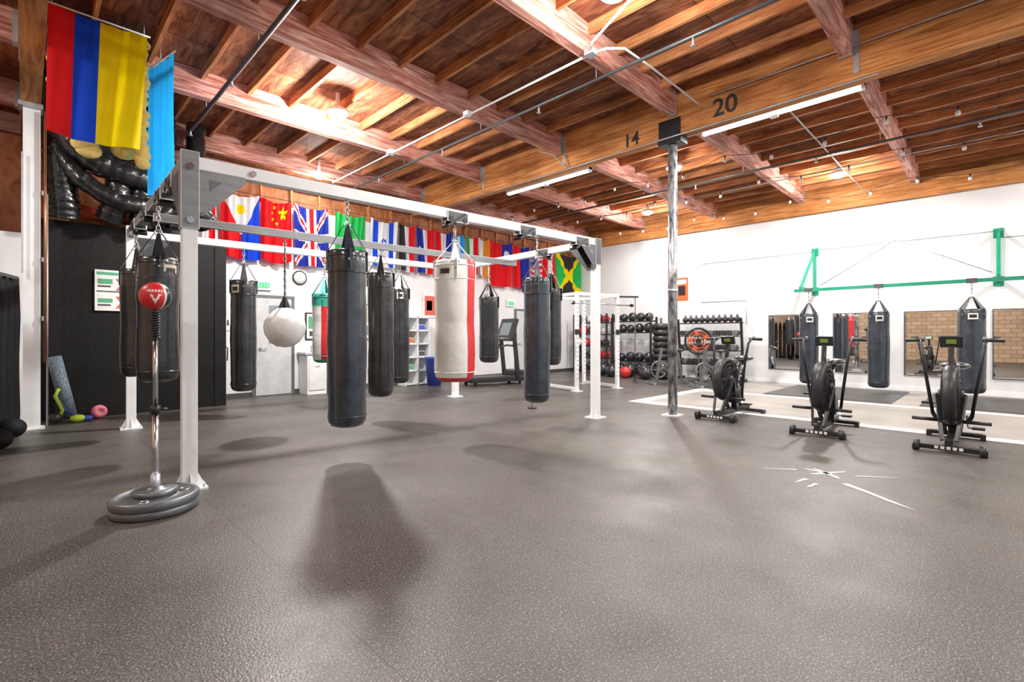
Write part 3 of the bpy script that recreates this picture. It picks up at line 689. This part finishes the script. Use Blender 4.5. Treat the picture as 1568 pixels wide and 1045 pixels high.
poster('map_poster',7.5,8.1,1.75,2.4,'paper',((.1,.9,.1,.9,'posterr'),(.2,.5,.3,.7,'paper')))
poster('notice_board',5.6,6.4,1.2,2.0,'paper',((.05,.45,.5,.95,'label'),(.55,.9,.55,.9,'orange'),(.1,.9,.1,.4,'glass')),'dgrey')
b=B(); b.box((2.89,YN-.01,1.5),(.16,.015,.26),'paper'); b.sph((2.86,YN-.02,1.57),.015,'black'); b.box((2.86,YN-.02,1.51),(.03,.006,.08),'black'); b.sph((2.92,YN-.02,1.57),.015,'black'); b.box((2.92,YN-.02,1.51),(.03,.006,.08),'black'); b.done('restroom_sign')
b=B(); c=(2.72,YN-.1,.62); b.lathe(c,[(0,0),(.07,0),(.08,.02),(.08,.36),(.06,.42),(.03,.45),(.03,.48),(0,.48)],'redleather',seg=20); b.box((c[0],c[1],c[2]+.5),(.04,.1,.05),'black'); b.tube([(c[0],c[1]-.04,c[2]+.48),(c[0]+.1,c[1]-.05,c[2]+.4),(c[0]+.1,c[1]-.02,c[2]+.15)],.012,'black'); b.box((c[0],c[1]-.082,c[2]+.2),(.08,.006,.15),'paper'); b.box((c[0],YN-.012,.9),(.06,.022,.1),'redleather'); b.done('fire_extinguisher')
b=B(); b.box((4.45,10.62,.42),(.42,.45,.84),'white',bev=.01); b.box((4.45,10.62,.88),(.5,.5,.05),'galv',bev=.01); b.box((4.45,10.38,.45),(.36,.01,.7),'paper'); b.tube([(4.45,10.7,.9),(4.45,10.7,1.05),(4.45,10.55,1.05)],.012,'chrome'); b.box((4.45,10.375,.6),(.1,.01,.015),'chrome'); b.done('water_cooler_cabinet')
b=B(); b.box((5.0,10.6,.55),(.5,.5,1.1),'galv',bev=.03); b.box((5.0,10.34,.6),(.4,.01,.8),'white'); b.cyl((4.8,10.33,.4),(4.8,10.33,.8),.012,'chrome'); b.done('steel_cabinet')
b=B(); x0,x1=6.75,7.45
b.bx(x0,x1,10.86,10.88,.0,1.75,'white')
for x in (x0,(x0+x1)/2,x1): b.bx(x-.015,x+.015,10.5,10.88,0,1.75,'white')
for i in range(6): b.bx(x0,x1,10.5,10.88,.02+i*.34,.05+i*.34,'white')
for i in range(4): b.box((x0+.17+(i%2)*.35,10.68,.12+.34*(i+1)),(.2,.2,.14),('posterg','dgrey','orange','blue_bin')[i],bev=.01)
b.done('cubby_shelf')
b=B(); b.lathe((7.35,10.15,0),[(0,0.01),(.17,.01),(.23,.68),(.26,.70),(.24,.72),(.22,.70),(.16,.04),(0,.04)],'blue_bin',seg=24); b.done('blue_trash_bin')
b=B(); b.bx(XW-.02,XW-.001,6.7,7.08,2.35,3.05,'orange'); b.bx(XW-.024,XW-.019,6.78,7.0,2.5,2.8,'black'); b.bx(XW-.024,XW-.019,6.75,7.03,2.85,2.98,'paper'); b.done('boxing_poster')

# ---------------------------------------------------------------- flags
def flag(name,p0,dv,w,h,fn,nx=48,ny=40,amp=.035,sag=.06,seed=0,pinch=.0,back=(0,-1,0)):
    bm=bmesh.new(); mats=[]; p0=Vector(p0); dv=Vector(dv).normalized(); nb=Vector(back); rnd=random.Random(seed); ph=rnd.uniform(0,6); fr=rnd.uniform(1.4,2.6); sh=rnd.uniform(-.05,.05)
    G=[]
    for j in range(ny+1):
        t=j/ny; row=[]
        for i in range(nx+1):
            s_=i/nx
            wv=amp*(.35+.65*t)*math.sin(fr*2*PI*s_+ph+1.2*t)+amp*.4*math.sin(5.3*2*PI*s_+ph*2+t*3)*(1-.3*t)
            sg=sag*(4*s_*(1-s_))*(1-.5*t)+.02*math.sin(5*s_+ph)*t
            xs=s_+pinch*math.sin(2*PI*s_)*(1-t)*.1
            row.append(bm.verts.new(p0+dv*(w*(xs*(1-.06*t)+.03*t)+sh*t)+Vector((0,0,-h*t-sg))+nb*(wv)))
        G.append(row)
    for j in range(ny):
        for i in range(nx):
            f=bm.faces.new([G[j][i],G[j+1][i],G[j+1][i+1],G[j][i+1]]); f.smooth=True
            m=CL[fn((i+.5)/nx,(j+.5)/ny)]
            if m not in mats: mats.append(m)
            f.material_index=mats.index(m)
    me=bpy.data.meshes.new(name); bm.to_mesh(me); bm.free()
    for m in mats: me.materials.append(m)
    o=bpy.data.objects.new(name,me); COL.objects.link(o); return o
def star(s_,t,cx,cy,r,asp=1):
    dx=(s_-cx);dy=(t-cy)*asp; a=math.atan2(dx,-dy); d_=math.hypot(dx,dy); k=(a%(2*PI/5))-PI/5
    return d_<r*(.45+.55*abs(k)/(PI/5)) 
def phil(s_,t):
    if t<.62*(1-abs(2*s_-1)): return 'yellow' if math.hypot(s_-.5,(t-.2)*1.5)<.11 else 'white'
    return 'red' if s_<.5 else 'blue'
def china(s_,t):
    if star(s_,t,.72,.17,.17,1.4): return 'yellow'
    for (a,c) in ((.45,.08),(.38,.17),(.4,.27),(.5,.34)):
        if math.hypot(s_-a,(t-c)*1.4)<.035: return 'yellow'
    return 'red'
def uk(s_,t):
    x=s_-.5;y=t-.5
    if abs(x)<.07 or abs(y)<.05: return 'red'
    if abs(x)<.12 or abs(y)<.085: return 'white'
    if abs(abs(x)-abs(y))<.03: return 'red'
    if abs(abs(x)-abs(y))<.085: return 'white'
    return 'navy'
def vs(*c): return lambda s_,t: c[min(len(c)-1,int(s_*len(c)))]
def green(s_,t): 
    if abs(t-.5)<.03 and .2<s_<.8: return 'white'
    return 'green'
def canada(s_,t):
    if abs(s_-.5)<.25: return 'red' if star(s_,t,.5,.5,.2) else 'white'
    return 'red'
def taiwan(s_,t):
    if s_>.5 and t<.5: return 'white' if math.hypot(s_-.75,t-.25)<.1 else 'navy'
    return 'red'
def isr(s_,t):
    if .12<s_<.27 or .73<s_<.88: return 'blue'
    return 'blue' if .09<math.hypot(s_-.5,t-.5)<.14 else 'white'
def jam(s_,t):
    if abs(s_-t)<.09 or abs(s_-(1-t))<.09: return 'yellow'
    return 'black' if abs(s_-.5)<abs(t-.5) else 'green'
def chile(s_,t):
    if s_<.35: return 'white' if star(s_,t,.18,.5,.1) else 'navy'
    return 'white' if s_<.6 else 'red'
def usa(s_,t):
    if s_<.45 and t<.5: return 'white' if (int(s_*22)+int(t*22))%4==0 else 'navy'
    return 'red' if int(t*13)%2==0 else 'white'
FL=[('norway_flag',1.55,2.15,1.05,uk),('canada_flag',2.18,2.62,1.0,canada),('philippines_flag',2.68,3.40,1.3,phil),('china_flag',3.42,4.03,1.3,china),('united_kingdom_flag',4.07,4.85,1.32,uk),
('green_national_flag',5.0,5.78,1.2,green),('israel_flag',5.9,6.62,1.15,isr),('egypt_flag',6.68,7.15,1.2,vs('black','white','red')),('panama_flag',7.2,7.75,1.2,chile),('netherlands_flag',7.8,8.35,1.2,vs('red','white','navy')),
('blue_national_flag',8.4,8.8,1.15,vs('lblue','white','lblue')),('italy_flag',8.85,9.3,1.1,vs('green','white','red')),('ireland_flag',9.33,9.75,1.1,vs('white','orange')),('taiwan_flag',9.8,10.7,1.35,taiwan),('haiti_flag',10.75,11.5,1.35,vs('red','navy')),
('united_states_flag',11.55,12.15,1.2,usa),('peru_flag',12.2,12.8,1.15,vs('red','white','red')),('jamaica_flag',12.88,14.2,1.4,jam)]
for i,(n_,x0,x1,h,fn) in enumerate(FL):
    flag(n_,(x0,10.72,4.14),(1,0,0),x1-x0,h,fn,seed=i+3,amp=.06,sag=.09)
b=B(); b.cyl((1.4,10.72,4.145),(14.25,10.72,4.145),.006,'black',seg=6)
for x in (1.4,4.05,7.0,9.75,12.85,14.2): b.cyl((x,10.72,4.145),(x,10.88,4.18),.006,'galv',seg=6)
b.done('flag_hanging_wire')
flag('colombia_flag',(.17,7.2,4.84),(1,0.0,0),.86,1.38,lambda s_,t:'red' if s_<.25 else ('blue' if s_<.5 else 'yellow'),amp=.02,sag=.02,seed=2)
b=B(); b.cyl((.12,7.2,4.85),(1.06,7.2,4.85),.01,'white',seg=8); b.cyl((.2,7.2,4.85),(.2,7.2,ZD),.004,'galv',seg=5); b.cyl((1.0,7.2,4.85),(1.0,7.2,ZD),.004,'galv',seg=5); b.done('flag_hanging_rod')
flag('light_blue_flag',(1.15,7.98,4.80),(.16,-.72,0),.74,1.7,lambda s_,t:'lblue',amp=.02,sag=.02,seed=5,back=(1,0,0))
b=B(); b.cyl((1.15,7.99,4.81),(1.315,7.24,4.81),.008,'white',seg=8); b.cyl((1.23,7.62,4.81),(1.23,7.62,ZD),.004,'galv',seg=5); b.done('flag_hanging_rod')
# insulation and ducts
b=B()
rnd=random.Random(4)
for i in range(26):
    b.sph((rnd.uniform(.4,.9),7.5+rnd.uniform(-.06,.12),3.42+i*.055),rnd.uniform(.09,.12),'insul',sc=(1.2,.6,.9),u=12,v=8)
for i in range(30):
    b.sph((1.0+rnd.uniform(-.02,.02),7.36,3.36+i*.05),rnd.uniform(.06,.08),'insul',sc=(1,.5,.9),u=12,v=8)
for i in range(20):
    b.sph((.235+rnd.uniform(-.02,.02),7.45,3.95+i*.04),rnd.uniform(.05,.07),'insul',sc=(1,.5,.9),u=12,v=8)
b.box((.62,7.5,4.25),(.75,.12,1.3),'insul'); 
for x in (.4,.85): b.cyl((x,7.5,4.85),(x,7.5,ZD),.006,'galv')
b.done('yellow_insulation_batt')
b=B()
def duct(pts,r,wr=.06,per=1.9):
    P_=[Vector(p) for p in pts]; out=[]; rad=[]
    n=len(P_)-1
    rd=random.Random(int(r*1000)+len(pts))
    for i in range(n):
        p0=P_[max(i-1,0)];p1=P_[i];p2=P_[i+1];p3=P_[min(i+2,n)]
        for k in range(14):
            t=k/14
            q=.5*((2*p1)+(-p0+p2)*t+(2*p0-5*p1+4*p2-p3)*t*t+(-p0+3*p1-3*p2+p3)*t*t*t); out.append(q); rad.append(r*(1+wr*math.sin(len(out)*per)*.5+rd.uniform(-.08,.08)))
    b.tube(out,rad,'duct',seg=20)
duct([(.25,9.7,5.0),(.35,9.5,4.3),(.75,9.45,3.85),(1.35,9.5,3.7),(1.95,9.7,3.55),(2.3,9.9,3.2)],.18)
duct([(.45,9.7,4.6),(.35,9.65,3.9),(.38,9.7,3.3),(.4,9.75,2.98)],.19)
duct([(1.6,9.8,4.9),(1.55,9.5,4.35),(1.2,9.45,4.15),(.75,9.55,4.1),(.6,9.7,4.6)],.17)
duct([(1.25,9.9,5.0),(1.35,9.6,4.35),(1.65,9.5,3.95),(1.78,9.6,3.45),(1.8,9.75,3.05)],.16)
duct([(.9,9.8,4.5),(1.0,9.6,3.9),(1.0,9.6,3.4),(.9,9.75,3.05)],.17)
duct([(.3,9.6,4.0),(.6,9.5,3.55),(1.1,9.5,3.3),(1.6,9.6,3.45),(1.9,9.7,3.9)],.13)
duct([(1.5,9.8,4.6),(1.35,9.62,3.8),(1.3,9.65,3.4),(1.35,9.8,3.02)],.17)
duct([(2.1,9.9,4.9),(2.05,9.7,4.2),(2.0,9.7,3.7),(1.6,9.65,3.25),(1.45,9.8,3.1)],.14)
b.done('flexible_black_ducts')
b=B(); b.bx(.3,1.3,10.2,10.6,3.02,3.1,'plywall'); b.cyl((.55,10.35,3.24),(.9,10.5,3.24),.13,'orange',seg=20); b.bx(1.35,2.2,10.2,10.6,3.02,3.35,'dgrey'); b.done('stored_boxes_loft')
b=B(); b.cyl((.47,9.70,.06),(.30,9.86,.95),.085,'foam',seg=20); b.cyl((.472,9.698,.05),(.4695,9.7,.065),.04,'black',seg=14); b.done('foam_roller')
b=B(); b.torus((.80,9.78,.10),.06,.042,'pink',axis=(.2,-1,.1),seg=24,ms=12,flat=1.6); b.lathe((.80,9.78,.1),[(0,-.02),(.03,-.02),(.03,.03),(0,.03)],'lime',axis=(.2,-1,.1)); b.done('pink_massage_roller')
b=B(); b.tube([(.33,9.55,.05),(.38,9.52,.2),(.30,9.55,.4),(.34,9.58,.5)],.022,'lime'); b.sph((.54,9.52,.06),.06,'lime',sc=(1.5,.8,.9)); b.sph((.3,9.5,.09),.08,'black',sc=(1,1,.9)); b.sph((.64,9.54,.05),.05,'blue_bin',sc=(1.5,1,.8)); b.tube([(.5,9.52,.1),(.4,9.52,.22),(.33,9.56,.3)],.015,'blue_bin'); b.done('jump_rope_pile')
b=B(); 
for k in range(9):
    t=k/8; x=-.55+.42*t; y=7.2+1.5*t
    b.lathe((x,y,0),[(0,.04),(.07,.05),(.085,.3),(.075,.9),(.085,1.5),(.07,1.9),(.02,1.98),(0,1.98)],'gearcloth',seg=14,wob=.1)
b.beam((-.6,7.0,2.0),(-.08,8.85,2.0),.04,.04,'dgrey'); b.beam((-.6,7.0,0),(-.6,7.0,2.0),.05,.05,'dgrey'); b.beam((-.08,8.85,0),(-.08,8.85,2.0),.05,.05,'dgrey')
for i,(t,z) in enumerate(((.25,.25),(.55,.2),(.8,.3))): b.sph((-.45+.42*t,7.0+1.5*t,z*.6),.13,'gearcloth',sc=(1,1.2,.9))
b.done('gear_hanging_rack')

# ---------------------------------------------------------------- world / camera
w=bpy.data.worlds.new('World'); S.world=w; w.use_nodes=True
bg=w.node_tree.nodes['Background']; bg.inputs[0].default_value=(.90,.95,1,1); bg.inputs[1].default_value=.8
cd=bpy.data.cameras.new('camera'); cam=bpy.data.objects.new('camera',cd); COL.objects.link(cam)
cd.sensor_width=36; cd.lens=17.105; cd.shift_y=-.0054; cd.clip_start=.05
cam.location=(0,0,1.27); cam.rotation_euler=(PI/2,0,-PI/4); S.camera=cam
S.view_settings.view_transform='Standard'; S.view_settings.look='None'; S.view_settings.exposure=0.25
